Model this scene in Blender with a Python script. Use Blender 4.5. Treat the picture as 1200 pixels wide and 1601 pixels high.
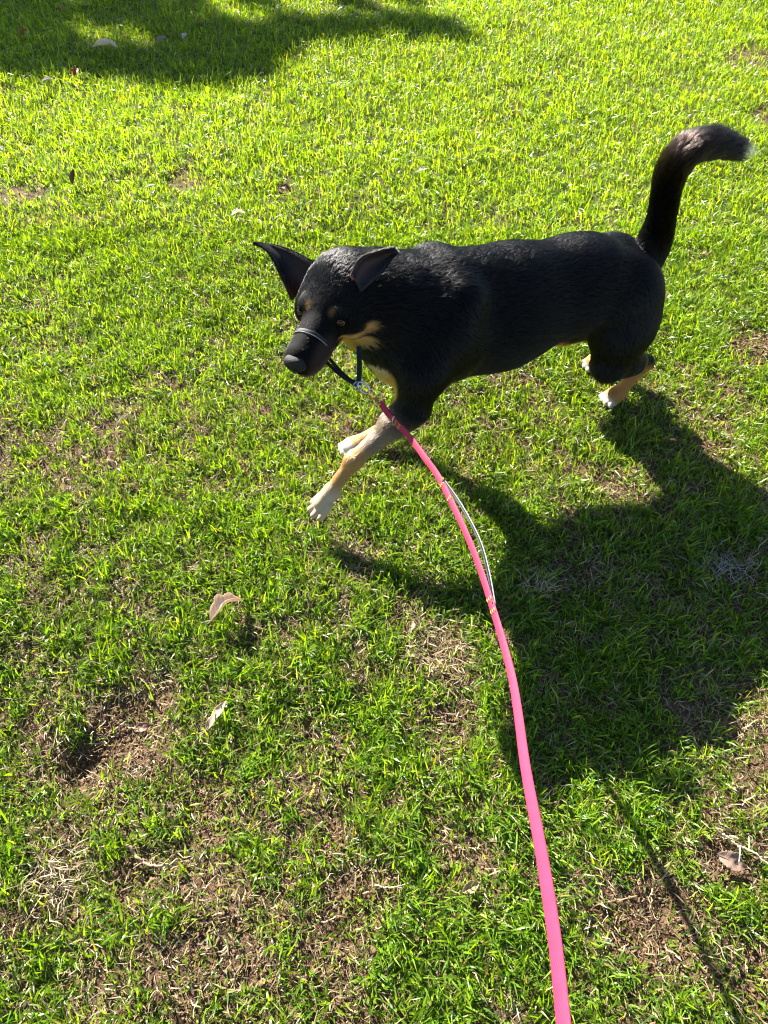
import bpy, math
import numpy as np
from mathutils import Vector, Matrix, Euler

# ------------------------------------------------------------------ scene, camera, sky, sun
scene = bpy.context.scene
for o in list(bpy.data.objects):
    bpy.data.objects.remove(o, do_unlink=True)
COL = scene.collection

CAM_HEIGHT = 1.5
CAM_PITCH = 51.0                      # degrees below the horizon
cam_data = bpy.data.cameras.new("camera")
cam = bpy.data.objects.new("camera", cam_data)
COL.objects.link(cam)
cam.location = (0, 0, CAM_HEIGHT)
cam.rotation_euler = (math.radians(90 - CAM_PITCH), 0, 0)
cam_data.sensor_fit = 'VERTICAL'
cam_data.sensor_height = 34.6
cam_data.lens = 34.6 * 1203 / 1601
cam_data.clip_start = 0.02
cam_data.clip_end = 400
scene.camera = cam

SUN_DIR = Vector((-0.95, 1.38, 1.0)).normalized()     # towards the sun
SUN_EL = math.asin(SUN_DIR.z)
world = bpy.data.worlds.new("World")
scene.world = world
world.use_nodes = True
wn = world.node_tree.nodes
wl = world.node_tree.links
wn.clear()
sky = wn.new("ShaderNodeTexSky")
sky.sky_type = 'NISHITA'
sky.sun_disc = False
sky.altitude = 600
sky.air_density = 0.9
sky.dust_density = 0.5
sky.sun_elevation = SUN_EL
sky.sun_rotation = math.atan2(SUN_DIR.x, SUN_DIR.y)
bg = wn.new("ShaderNodeBackground")
bg.inputs['Strength'].default_value = 0.05
wo = wn.new("ShaderNodeOutputWorld")
wl.new(sky.outputs[0], bg.inputs[0])
wl.new(bg.outputs[0], wo.inputs[0])

sun_data = bpy.data.lights.new("sun", 'SUN')
sun_data.energy = 5.0
sun_data.angle = math.radians(0.55)
sun_data.color = (1.0, 0.95, 0.86)
sun = bpy.data.objects.new("sun", sun_data)
COL.objects.link(sun)
sun.rotation_euler = (-SUN_DIR).to_track_quat('-Z', 'Y').to_euler()
sun.location = (-6, 9, 8)

vs = scene.view_settings
vs.view_transform = 'Standard'
vs.look = 'None'
vs.exposure = 2.4
vs.gamma = 1.0
vs.use_curve_mapping = False
scene.render.engine = 'CYCLES'
cy = scene.cycles
cy.use_denoising = True
cy.denoiser = 'OPENIMAGEDENOISE'
cy.denoising_prefilter = 'ACCURATE'
cy.filter_width = 1.15
cy.max_bounces = 6
cy.transmission_bounces = 4
cy.diffuse_bounces = 3
cy.glossy_bounces = 3
cy.transparent_max_bounces = 8
cy.sample_clamp_indirect = 4.0
scene.cycles_curves.shape = 'RIBBONS'

RNG = np.random.default_rng(20240611)

# ------------------------------------------------------------------ small helpers
def tag(o, label=None, cat=None, group=None, kind=None):
    if label: o["label"] = label
    if cat: o["category"] = cat
    if group: o["group"] = group
    if kind: o["kind"] = kind
    return o

def empty(name, loc=(0, 0, 0), rot=(0, 0, 0)):
    o = bpy.data.objects.new(name, None)
    o.empty_display_size = 0.05
    COL.objects.link(o)
    o.location = loc
    o.rotation_euler = rot
    return o

def link(name, mesh, mats=(), parent=None, smooth=True):
    o = bpy.data.objects.new(name, mesh)
    COL.objects.link(o)
    for m in (mats if isinstance(mats, (list, tuple)) else [mats]):
        mesh.materials.append(m)
    if parent: o.parent = parent
    if smooth and len(mesh.polygons):
        mesh.polygons.foreach_set("use_smooth", np.ones(len(mesh.polygons), dtype=bool))
    return o

def mesh_np(name, verts, tris=None, quads=None):
    """mesh from numpy arrays of triangles and/or quads"""
    me = bpy.data.meshes.new(name)
    verts = np.asarray(verts, dtype=np.float32)
    me.vertices.add(len(verts))
    me.vertices.foreach_set("co", verts.ravel())
    idx, sizes = [], []
    if quads is not None and len(quads):
        idx.append(np.asarray(quads, dtype=np.int32).ravel()); sizes.append(np.full(len(quads), 4, np.int32))
    if tris is not None and len(tris):
        idx.append(np.asarray(tris, dtype=np.int32).ravel()); sizes.append(np.full(len(tris), 3, np.int32))
    idx = np.concatenate(idx); sizes = np.concatenate(sizes)
    me.loops.add(len(idx))
    me.loops.foreach_set("vertex_index", idx)
    me.polygons.add(len(sizes))
    start = np.concatenate([[0], np.cumsum(sizes)[:-1]]).astype(np.int32)
    me.polygons.foreach_set("loop_start", start)
    me.update(calc_edges=True)
    return me

def set_color(me, cols, name="col"):
    a = me.attributes.new(name, 'FLOAT_COLOR', 'POINT')
    c = np.ones((len(cols), 4), np.float32)
    c[:, :3] = cols
    a.data.foreach_set("color", c.ravel())

def unit(v):
    v = np.asarray(v, float)
    return v / np.maximum(np.linalg.norm(v, axis=-1, keepdims=True), 1e-9)

_tab = np.random.default_rng(7).random((256, 256))
def noise2(x, y, scale, seed=0):
    """smooth value noise in 0..1, vectorised; scale is the cell size in metres"""
    x = np.asarray(x, float) / scale + 37.13 * seed + 1000
    y = np.asarray(y, float) / scale + 91.7 * seed + 1000
    xi = np.floor(x).astype(int); yi = np.floor(y).astype(int)
    fx = x - xi; fy = y - yi
    fx = fx * fx * (3 - 2 * fx); fy = fy * fy * (3 - 2 * fy)
    g = lambda a, b: _tab[a & 255, b & 255]
    return (g(xi, yi) * (1 - fx) * (1 - fy) + g(xi + 1, yi) * fx * (1 - fy)
            + g(xi, yi + 1) * (1 - fx) * fy + g(xi + 1, yi + 1) * fx * fy)

def fbm(x, y, scale, seed=0, n=3):
    s, a, t = 0, 0.5, 0
    for i in range(n):
        s = s + a * noise2(x, y, scale / 2 ** i, seed + i * 5); t += a; a *= .5
    return s / t

# ------------------------------------------------------------------ materials
def new_mat(name):
    m = bpy.data.materials.new(name)
    m.use_nodes = True
    nt = m.node_tree
    nt.nodes.clear()
    out = nt.nodes.new("ShaderNodeOutputMaterial")
    return m, nt, out

def plain(name, color, rough=0.5, metal=0.0, spec=0.5, noise=0.0, nscale=200, bump=0.0, coat=0.0):
    m, nt, out = new_mat(name)
    b = nt.nodes.new("ShaderNodeBsdfPrincipled")
    b.inputs['Base Color'].default_value = (*color, 1)
    b.inputs['Roughness'].default_value = rough
    b.inputs['Metallic'].default_value = metal
    b.inputs['Specular IOR Level'].default_value = spec
    b.inputs['Coat Weight'].default_value = coat
    nt.links.new(b.outputs[0], out.inputs[0])
    if noise or bump:
        tc = nt.nodes.new("ShaderNodeTexCoord")
        nz = nt.nodes.new("ShaderNodeTexNoise")
        nz.inputs['Scale'].default_value = nscale
        nz.inputs['Detail'].default_value = 4
        nt.links.new(tc.outputs['Object'], nz.inputs['Vector'])
        if noise:
            mx = nt.nodes.new("ShaderNodeMix"); mx.data_type = 'RGBA'
            mx.inputs[6].default_value = (*[c * (1 - noise) for c in color], 1)
            mx.inputs[7].default_value = (*[min(1, c * (1 + noise)) for c in color], 1)
            nt.links.new(nz.outputs['Fac'], mx.inputs[0])
            nt.links.new(mx.outputs[2], b.inputs['Base Color'])
        if bump:
            bp = nt.nodes.new("ShaderNodeBump")
            bp.inputs['Strength'].default_value = bump
            bp.inputs['Distance'].default_value = 0.002
            nt.links.new(nz.outputs['Fac'], bp.inputs['Height'])
            nt.links.new(bp.outputs[0], b.inputs['Normal'])
    return m

def leafy(name, trans=0.45, rough=0.42, spec=0.45, tboost=(1.6, 1.7, 0.8), attr="col"):
    """thin plant tissue: a glossy front and light that comes through from behind"""
    m, nt, out = new_mat(name)
    at = nt.nodes.new("ShaderNodeAttribute"); at.attribute_name = attr
    b = nt.nodes.new("ShaderNodeBsdfPrincipled")
    b.inputs['Roughness'].default_value = rough
    b.inputs['Specular IOR Level'].default_value = spec
    nt.links.new(at.outputs['Color'], b.inputs['Base Color'])
    ml = nt.nodes.new("ShaderNodeMix"); ml.data_type = 'RGBA'; ml.blend_type = 'MULTIPLY'
    ml.clamp_result = False
    ml.inputs[0].default_value = 1
    nt.links.new(at.outputs['Color'], ml.inputs[6])
    ml.inputs[7].default_value = (*tboost, 1)
    t = nt.nodes.new("ShaderNodeBsdfTranslucent")
    nt.links.new(ml.outputs[2], t.inputs['Color'])
    mix = nt.nodes.new("ShaderNodeMixShader")
    mix.inputs[0].default_value = trans
    nt.links.new(b.outputs[0], mix.inputs[1])
    nt.links.new(t.outputs[0], mix.inputs[2])
    nt.links.new(mix.outputs[0], out.inputs[0])
    return m
# ------------------------------------------------------------------ the lawn
# worn places: centre x, y, radius, depth of the hollow, bareness
WORN = [(-.535, .644, .085, .022, 1.0), (-.605, .575, .055, .042, 1.0), (-.50, .72, .06, .008, .8), (-.333, .502, .07, .006, .75), (-.577, .354, .075, .008, .7),
        (-.455, .375, .05, .010, .8), (-.305, .233, .09, .008, .7), (-.097, .455, .05, .006, .7), (.131, .658, .06, .006, .8),
        (.115, .820, .07, .006, .85), (.632, .387, .05, .012, .8), (.46, .285, .085, .008, .9), (.058, .901, .05, .004, .7),
        (1.128, 1.867, .09, .006, .8), (1.76, 4.03, .13, .006, .62), (1.66, 3.40, .09, .006, .62), (-.766, 2.869, .08, .004, .6),
        (-.376, 2.787, .035, .012, .9), (-1.379, 2.773, .09, .004, .6), (-.046, .333, .06, .006, .7), (.154, .409, .06, .006, .7),
        (-.15, .62, .06, .004, .6), (-.75, .95, .07, .004, .6), (.82, 1.04, .06, .004, .6), (.62, .20, .07, .006, .7), (-.1, .25, .07, .006, .6)]

def worn(x, y):
    m = np.zeros_like(x)
    wob = (fbm(x, y, .06, 3) - .5) * .9
    for cx, cy, r, d_, b in WORN:
        q = np.sqrt((x - cx) ** 2 + (y - cy) ** 2) / r + wob
        m = np.maximum(m, b * np.clip((1.25 - q) / .6, 0, 1))
    return m

def height(x, y):
    x = np.asarray(x, float); y = np.asarray(y, float)
    h = (fbm(x, y, .45, 1) - .5) * .030 + (fbm(x, y, .09, 2) - .5) * .016
    for cx, cy, r, d_, b in WORN:
        q = ((x - cx) ** 2 + (y - cy) ** 2) / (r * r)
        h = h - d_ * np.exp(-q * 1.3)
    near = np.clip((2.6 - y) / .8, 0, 1)
    h = h + near * (noise2(x, y, .022, 9) - .5) * .006
    return h - .004

def lush(x, y):
    """how thick the turf stands: patchy close to the photographer, fuller further out"""
    base = .63 + .30 * np.clip((y - .9) / 1.6, 0, 1)
    n = (fbm(x, y, .20, 21, 3) - .5) * .72 + (noise2(x, y, .040, 41) - .5) * .95 + (fbm(x, y, 1.1, 61, 2) - .5) * .25
    return np.clip(base + n * (1.0 - .45 * np.clip((y - 1.2) / 2, 0, 1)), 0, 1) * (1 - .86 * worn(x, y))

def axis(lo, hi, step, far, grow=1.13):
    a = list(np.arange(lo, hi + step / 2, step))
    s, p = step, a[-1]
    while p < far:
        s *= grow; p += s; a.append(p)
    s, p = step, a[0]
    while p > -far:
        s *= grow; p -= s; a.insert(0, p)
    return np.array(a)
gx = axis(-1.45, 1.45, .0125, 90); gy = axis(-.15, 2.35, .0125, 90)
X, Y = np.meshgrid(gx, gy, indexing='ij')
fade = np.exp(-np.maximum(np.hypot(X, Y - 2) - 9, 0) / 6)
Z = height(X, Y) * fade
nx, ny = X.shape
ii, jj = np.meshgrid(np.arange(nx - 1), np.arange(ny - 1), indexing='ij')
a = (ii * ny + jj).ravel()
gm = mesh_np("ground", np.stack([X.ravel(), Y.ravel(), Z.ravel()], 1), quads=np.stack([a, a + ny, a + ny + 1, a + 1], 1))
gv = np.stack([X.ravel(), Y.ravel()], 1)
la = gm.attributes.new("turf", 'FLOAT', 'POINT')
la.data.foreach_set("value", lush(gv[:, 0], gv[:, 1]).astype(np.float32))
M_SOIL, nt, out = new_mat("soil")
N_ = nt.nodes.new; L_ = nt.links.new
b = N_("ShaderNodeBsdfPrincipled"); b.inputs['Roughness'].default_value = .92; b.inputs['Specular IOR Level'].default_value = .15
tc = N_("ShaderNodeTexCoord")
n1 = N_("ShaderNodeTexNoise"); n1.inputs['Scale'].default_value = 55; n1.inputs['Detail'].default_value = 8; n1.inputs['Roughness'].default_value = .7
n2 = N_("ShaderNodeTexNoise"); n2.inputs['Scale'].default_value = 420; n2.inputs['Detail'].default_value = 5
n3_ = N_("ShaderNodeTexNoise"); n3_.inputs['Scale'].default_value = 2.2; n3_.inputs['Detail'].default_value = 6
for q in (n1, n2, n3_): L_(tc.outputs['Object'], q.inputs['Vector'])
r1 = N_("ShaderNodeValToRGB")
r1.color_ramp.elements[0].position = .32; r1.color_ramp.elements[0].color = (.028, .016, .010, 1)
r1.color_ramp.elements[1].position = .70; r1.color_ramp.elements[1].color = (.17, .100, .058, 1)
L_(n1.outputs['Fac'], r1.inputs[0])
mg = N_("ShaderNodeMix"); mg.data_type = 'RGBA'
r2 = N_("ShaderNodeValToRGB")
r2.color_ramp.elements[0].position = .35; r2.color_ramp.elements[0].color = (.045, .075, .010, 1)
r2.color_ramp.elements[1].position = .70; r2.color_ramp.elements[1].color = (.12, .125, .035, 1)
L_(n2.outputs['Fac'], r2.inputs[0])
at = N_("ShaderNodeAttribute"); at.attribute_name = "turf"
mr = N_("ShaderNodeMapRange"); mr.inputs[1].default_value = .55; mr.inputs[2].default_value = 1.0
L_(at.outputs['Fac'], mr.inputs[0])
L_(mr.outputs[0], mg.inputs[0]); L_(r1.outputs[0], mg.inputs[6]); L_(r2.outputs[0], mg.inputs[7])
L_(mg.outputs[2], b.inputs['Base Color'])
bp = N_("ShaderNodeBump"); bp.inputs['Strength'].default_value = .8; bp.inputs['Distance'].default_value = .004
ad = N_("ShaderNodeMath"); ad.operation = 'ADD'
L_(n1.outputs['Fac'], ad.inputs[0]); L_(n2.outputs['Fac'], ad.inputs[1]); L_(ad.outputs[0], bp.inputs['Height'])
L_(bp.outputs[0], b.inputs['Normal']); L_(b.outputs[0], out.inputs[0])
ground = link("ground", gm, M_SOIL)
tag(ground, "brown soil and low turf of the lawn", kind="structure")

def blades(roots, L, W, phi, lean, bend, cbase, ctip, seg=3, zoff=None, roll=None, wave=None):
    """curved tapering blades as strips; one row of arguments per blade"""
    n = len(roots)
    z = height(roots[:, 0], roots[:, 1]) - .002
    if zoff is not None: z = z + zoff
    P = np.concatenate([roots, z[:, None]], 1)
    dirh = np.stack([np.cos(phi), np.sin(phi), np.zeros(n)], 1)
    side = np.stack([-np.sin(phi), np.cos(phi), np.zeros(n)], 1)
    if roll is None: roll = RNG.normal(0, .5, n)
    pts = [P]; tans = []
    for k in range(seg):
        th = lean + bend * (k / max(seg - 1, 1))
        t = dirh * np.sin(th)[:, None] + np.array([0, 0, 1.]) * np.cos(th)[:, None]
        if wave is not None: t = unit(t + side * (wave * math.sin(1.3 + 2.4 * k))[:, None])
        tans.append(t); pts.append(pts[-1] + t * (L / seg)[:, None])
    prof = {3: (.75, 1.0, .78), 2: (.8, 1.0), 4: (.75, 1.0, .95, .65)}[seg]
    rows, cols = [], []
    for k in range(seg):
        t = tans[min(k, seg - 1)]
        up_ = np.cross(t, side)
        s_ = side * np.cos(roll + .25 * k)[:, None] + up_ * np.sin(roll + .25 * k)[:, None]
        hw = (W * prof[k] * .5)[:, None] * s_
        rows += [pts[k] - hw, pts[k] + hw]
        f = k / seg
        c = cbase * (1 - f) + ctip * f
        cols += [c, c]
    rows.append(pts[seg]); cols.append(ctip)
    m = 2 * seg + 1
    V = np.stack(rows, 1).reshape(-1, 3); C = np.stack(cols, 1).reshape(-1, 3)
    o = (np.arange(n) * m)[:, None]
    Q = np.concatenate([o + np.array([2 * k, 2 * k + 1, 2 * k + 3, 2 * k + 2]) for k in range(seg - 1)])
    T = o + np.array([2 * seg - 2, 2 * seg - 1, 2 * seg])
    return V, Q, T, C

class Pile:
    def __init__(self): self.V, self.Q, self.T, self.C, self.n = [], [], [], [], 0
    def add(self, b):
        V, Q, T, C = b
        self.V.append(V); self.Q.append(Q + self.n); self.T.append(T + self.n); self.C.append(C); self.n += len(V)
    def build(self, name, mat):
        me = mesh_np(name, np.concatenate(self.V), np.concatenate(self.T), np.concatenate(self.Q))
        set_color(me, np.concatenate(self.C))
        return link(name, me, mat)

def in_view(x, y, pad):
    """generous plan of what the photographer and a neighbour a step aside would see"""
    half = .50 * np.hypot(np.maximum(y, 0), 1.1) + pad
    return np.abs(x) < half

def scatter(n, y0, y1, pad=.35, power=1.0, inner=None):
    out_ = []
    got = 0
    while got < n:
        y = y0 + (y1 - y0) * RNG.random(n) ** power
        x = (RNG.random(n) * 2 - 1) * (.5 * math.hypot(max(y1, 0), 1.1) + pad)
        m = in_view(x, y, pad)
        if inner is not None: m &= ~in_view(x, y, inner)
        out_.append(np.stack([x[m], y[m]], 1)); got += m.sum()
    return np.concatenate(out_)[:n]

GREEN = np.array([[.054, .135, .010], [.080, .175, .011], [.110, .205, .013], [.150, .235, .022], [.036, .100, .014]])
STRAW = np.array([[.42, .33, .18], [.34, .23, .12], [.54, .46, .30], [.20, .12, .058], [.30, .27, .12]])
def greens(n, x, y, far):
    k = RNG.choice(5, n, p=[.28, .30, .22, .10, .10])
    c = GREEN[k] * RNG.uniform(.75, 1.3, (n, 1))
    pn = fbm(x, y, .5, 81, 2)[:, None]
    c = c * (.85 + .35 * pn)
    c = c * (1 - far * np.array([-.80, -.34, .65]))           # brighter, yellower turf further out
    return c

def green_zone(pile, n, y0, y1, seg, len_rng, wid_rng, far, pad=.35, up=1.0, inner=None):
    r = scatter(n, y0, y1, pad, 1.0, inner)
    d_ = lush(r[:, 0], r[:, 1])
    keep_ = RNG.random(len(r)) < d_ ** 1.15
    r = r[keep_]; d_ = d_[keep_]; n = len(r)
    L = RNG.uniform(*len_rng, n) * (.65 + .55 * d_) * np.where(RNG.random(n) < .06, 1.5, 1)
    W = RNG.uniform(*wid_rng, n)
    phi = 2 * math.pi * (noise2(r[:, 0], r[:, 1], .05, 71) * 1.5 + RNG.normal(0, .22, n))
    lean = np.abs(RNG.normal(.45, .38, n)) / up
    bend = RNG.uniform(.1, 1.35, n)
    ct = greens(n, r[:, 0], r[:, 1], far)
    dry = RNG.random(n) < .015
    ct[dry] = STRAW[RNG.integers(0, 5, dry.sum())] * RNG.uniform(.6, 1.1, (dry.sum(), 1))
    cb = ct * .8 + np.array([.11, .11, .04]) * .35
    pile.add(blades(r, L, W, phi, lean, bend, cb, ct, seg, wave=RNG.normal(0, .12, n)))

M_GRASS = leafy("grass_blade", .50, .36, .42, (2.25, 2.15, .25))
M_GRASS_NEAR = leafy("grass_blade_near", .46, .36, .42, (2.2, 2.1, .30))
M_STRAW = leafy("straw", .25, .6, .3, (1.1, 1.0, .8))
DENSITY = 1.0
pile = Pile()
nb_ = lambda k: int(k * DENSITY)
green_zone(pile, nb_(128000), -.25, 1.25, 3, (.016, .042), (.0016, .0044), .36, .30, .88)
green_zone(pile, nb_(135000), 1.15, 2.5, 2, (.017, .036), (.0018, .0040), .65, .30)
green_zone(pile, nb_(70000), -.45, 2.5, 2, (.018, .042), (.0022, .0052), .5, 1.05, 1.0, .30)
grass = pile.build("grass", M_GRASS_NEAR)
tag(grass, "patchy green lawn grass around the dog", "grass", kind="stuff")
pile = Pile()
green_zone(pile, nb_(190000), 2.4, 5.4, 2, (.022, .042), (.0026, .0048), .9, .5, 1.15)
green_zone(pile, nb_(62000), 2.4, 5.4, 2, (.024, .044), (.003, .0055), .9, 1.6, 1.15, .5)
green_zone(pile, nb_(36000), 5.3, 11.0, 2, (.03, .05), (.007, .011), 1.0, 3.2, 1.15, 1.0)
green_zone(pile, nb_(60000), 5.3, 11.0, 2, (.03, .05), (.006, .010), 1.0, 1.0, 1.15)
g2 = pile.build("grass", M_GRASS)
tag(g2, "bright sunlit grass stretching away behind the dog", "grass", kind="stuff")

# thatch: dry stems and clippings lying between the green blades
pile = Pile()
def straw_zone(n, y0, y1, seg, len_rng, wid_rng, thick=1.0, stand=False):
    r = scatter(n, y0, y1, .3)
    pr = np.clip(1.05 - .98 * lush(r[:, 0], r[:, 1]), .05, 1) * thick * (1 - .62 * worn(r[:, 0], r[:, 1]))
    if stand: pr = np.full(len(r), thick)
    r = r[RNG.random(len(r)) < pr]; n = len(r)
    c = STRAW[RNG.choice(5, n, p=[.26, .24, .14, .24, .12])] * RNG.uniform(.40, 1.1, (n, 1))
    pile.add(blades(r, RNG.uniform(*len_rng, n), RNG.uniform(*wid_rng, n), RNG.uniform(0, 6.283, n), RNG.uniform(.2, 1.2, n) if stand else RNG.uniform(1.0, 1.6, n), RNG.normal(.2, .45, n),
                    c * .85, c, seg, RNG.uniform(.001, .010, n), wave=RNG.normal(0, .35, n)))
straw_zone(nb_(95000), -.25, 1.3, 3, (.008, .032), (.0009, .0028))
straw_zone(nb_(14000), -.25, 1.6, 3, (.02, .045), (.0012, .0030), .8, True)
straw_zone(nb_(44000), 1.2, 2.6, 2, (.010, .032), (.0012, .0030))
straw_zone(nb_(26000), 2.5, 5.2, 2, (.015, .035), (.002, .004), .45)
dry = pile.build("dry_thatch", M_STRAW)
tag(dry, "pale dry clippings and dead stems lying among the grass", "dead grass", kind="stuff")

# crumbs of soil in the bare hollows
def crumbs(n):
    r = scatter(n * 8, -.2, 2.2, .2)
    w_ = worn(r[:, 0], r[:, 1]) * .9 + .06
    r = r[RNG.random(len(r)) < w_][:n]; n = len(r)
    octa = np.array([(1, 0, 0), (0, 1, 0), (-1, 0, 0), (0, -1, 0), (0, 0, 1), (0, 0, -1)], float)
    F_ = np.array([(0, 1, 4), (1, 2, 4), (2, 3, 4), (3, 0, 4), (1, 0, 5), (2, 1, 5), (3, 2, 5), (0, 3, 5)])
    S = RNG.gamma(2.0, .0009, n) + .0007
    ang = RNG.uniform(0, 6.28, n); ca, sa = np.cos(ang), np.sin(ang)
    V = octa[None] * (S[:, None] * RNG.uniform(.6, 1.3, (n, 6)))[..., None]
    V = np.stack([V[..., 0] * ca[:, None] - V[..., 1] * sa[:, None], V[..., 0] * sa[:, None] + V[..., 1] * ca[:, None], V[..., 2] * .75], -1)
    V += np.concatenate([r, (height(r[:, 0], r[:, 1]) + S * .3)[:, None]], 1)[:, None]
    T = (np.arange(n) * 6)[:, None, None] + F_[None]
    me = mesh_np("soil_crumbs", V.reshape(-1, 3), tris=T.reshape(-1, 3))
    o = link("soil_crumbs", me, plain("crumb", (.15, .092, .055), .95, spec=.1, noise=.6, nscale=160), smooth=False)
    tag(o, "brown crumbs of earth in the worn hollows of the lawn", "soil", kind="stuff")
crumbs(22000)
# ------------------------------------------------------------------ the dog
# Local frame: x = the way the torso points, y = the dog's left (towards the photographer), z = up.
DOG_AT = (0.635, 1.696, -0.006)
DOG_TURN = math.radians(206)
dog = empty("dog", DOG_AT, (0, 0, DOG_TURN))
tag(dog, "black and tan dog mid stride on the lawn wearing a head halter", "dog")

# the head's own frame (forward, right, up) inside the dog's frame: turned towards the photographer and cocked
HO = np.array([0.851, 0.009, 0.526])
HF = unit([0.753, 0.6315, -0.1865]); HR = unit([0.6416, -0.7626, 0.0094]); HR = unit(HR - HF * (HR @ HF)); HU = np.cross(HR, HF)
HS = 1.09
def hp(f, r, u): return HO + (HF * f + HR * r + HU * u) * HS

PRIMS = []          # (kind, data, blend, fur flow, fur length)
def cone(a, b, ra, rb, k=0.03, flow=None, fur=0.012, squash=1.0):
    a = np.asarray(a, float); b = np.asarray(b, float)
    PRIMS.append(("cone", (a, b, ra, rb, squash), k, unit(b - a) if flow is None else unit(flow), fur))
def ball(c, rad, k=0.02, flow=(-1, 0, -.4), fur=0.010, axes=None):
    if axes is not None: rad = np.asarray(rad) * HS
    PRIMS.append(("ball", (np.asarray(c, float), np.asarray(rad, float), np.eye(3) if axes is None else np.asarray(axes)), k, unit(flow), fur))
def cut(c, rad, k=0.006, axes=None):
    if axes is not None: rad = np.asarray(rad) * HS
    PRIMS.append(("cut", (np.asarray(c, float), np.asarray(rad, float), np.eye(3) if axes is None else np.asarray(axes)), k, np.array([0, 0, -1.]), 0.0))

def sd(pr, p):
    kind, dt = pr[0], pr[1]
    if kind == "cone":
        a, b, ra, rb, sq = dt
        if sq != 1.0:
            p = p.copy(); p[..., 1] = a[1] + (p[..., 1] - a[1]) / sq
            b = b.copy(); b[1] = a[1] + (b[1] - a[1]) / sq
        ba = b - a; L2 = ba @ ba
        h = np.clip(((p - a) @ ba) / L2, 0, 1)
        h = h * h * (3 - 2 * h) * .35 + h * .65
        q = p - a - h[..., None] * ba
        return np.sqrt((q * q).sum(-1)) - (ra + (rb - ra) * h)
    c, rad, ax = dt
    q = ((p - c) @ ax.T) / rad
    k0 = np.sqrt((q * q).sum(-1)); q2 = q / rad
    k1 = np.sqrt((q2 * q2).sum(-1))
    return k0 * (k0 - 1.0) / np.maximum(k1, 1e-6)

def bounds(pr):
    kind, dt = pr[0], pr[1]
    if kind == "cone":
        a, b, ra, rb, sq = dt
        m = max(ra, rb) * max(1, sq) + .03
        return np.minimum(a, b) - m, np.maximum(a, b) + m
    c, rad, ax = dt
    m = max(rad) + .03
    return c - m, c + m

def surface(prims, lo, hi, step):
    """naive surface nets over the smooth union of the primitives"""
    lo = np.asarray(lo, float); n = np.ceil((np.asarray(hi) - lo) / step).astype(int) + 1
    F = np.full(n, 0.05, np.float32)
    for pr in prims:
        b0, b1 = bounds(pr)
        i0 = np.clip(((b0 - lo) / step).astype(int), 0, n - 1); i1 = np.clip(((b1 - lo) / step).astype(int) + 2, 1, n)
        if np.any(i1 <= i0): continue
        g = np.stack(np.meshgrid(*[lo[k] + step * np.arange(i0[k], i1[k]) for k in range(3)], indexing='ij'), -1)
        dd = sd(pr, g)
        S = (slice(i0[0], i1[0]), slice(i0[1], i1[1]), slice(i0[2], i1[2]))
        f = F[S]; k = pr[2]
        if pr[0] == "cut":
            dd = -dd
            h = np.maximum(k - np.abs(f - dd), 0) / k
            F[S] = np.maximum(f, dd) + h * h * k * .25
        else:
            h = np.maximum(k - np.abs(f - dd), 0) / k
            F[S] = np.minimum(f, dd) - h * h * k * .25
    s = F < 0
    c = np.zeros(n - 1, np.int8)
    for dx in (0, 1):
        for dy in (0, 1):
            for dz in (0, 1):
                c += s[dx:n[0] - 1 + dx, dy:n[1] - 1 + dy, dz:n[2] - 1 + dz]
    cells = np.argwhere((c > 0) & (c < 8))
    vid = np.full(n - 1, -1, np.int32); vid[tuple(cells.T)] = np.arange(len(cells))
    acc = np.zeros((len(cells), 3)); cnt = np.zeros(len(cells))
    cor = [np.array(q) for q in ((0,0,0),(1,0,0),(0,1,0),(1,1,0),(0,0,1),(1,0,1),(0,1,1),(1,1,1))]
    for a, b in ((0,1),(2,3),(4,5),(6,7),(0,2),(1,3),(4,6),(5,7),(0,4),(1,5),(2,6),(3,7)):
        va = F[tuple((cells + cor[a]).T)]; vb = F[tuple((cells + cor[b]).T)]
        m = (va < 0) != (vb < 0)
        t = np.where(m, va / np.where(m, va - vb, 1), 0)
        acc += np.where(m[:, None], cor[a] + t[:, None] * (cor[b] - cor[a]), 0); cnt += m
    V = lo + step * (cells + acc / cnt[:, None])
    Q = []
    for ax in range(3):
        o1, o2 = [(1, 2), (2, 0), (0, 1)][ax]
        sl0 = [slice(None)] * 3; sl1 = [slice(None)] * 3
        sl0[ax] = slice(0, n[ax] - 1); sl1[ax] = slice(1, n[ax])
        ch = s[tuple(sl0)] != s[tuple(sl1)]
        e = np.argwhere(ch)
        e = e[(e[:, o1] > 0) & (e[:, o2] > 0) & (e[:, o1] < n[o1] - 1) & (e[:, o2] < n[o2] - 1)]
        u1 = np.zeros(3, int); u1[o1] = 1; u2 = np.zeros(3, int); u2[o2] = 1
        q = np.stack([vid[tuple((e - u1 - u2).T)], vid[tuple((e - u2).T)], vid[tuple(e.T)], vid[tuple((e - u1).T)]], 1)
        flip = ~s[tuple(e.T)]
        q[flip] = q[flip][:, ::-1]
        Q.append(q)
    return V, np.concatenate(Q)

def smooth_mesh(V, Q, it=2, lam=.5):
    A = np.concatenate([Q[:, 0], Q[:, 1], Q[:, 2], Q[:, 3]]); B = np.concatenate([Q[:, 1], Q[:, 2], Q[:, 3], Q[:, 0]])
    for i in range(it):
        for l in (lam, -lam * 1.04):
            cnt = np.bincount(A, minlength=len(V)) + np.bincount(B, minlength=len(V))
            M = np.stack([np.bincount(A, V[B, k], len(V)) + np.bincount(B, V[A, k], len(V)) for k in range(3)], 1) / cnt[:, None]
            V = V + l * (M - V)
    return V

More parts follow.
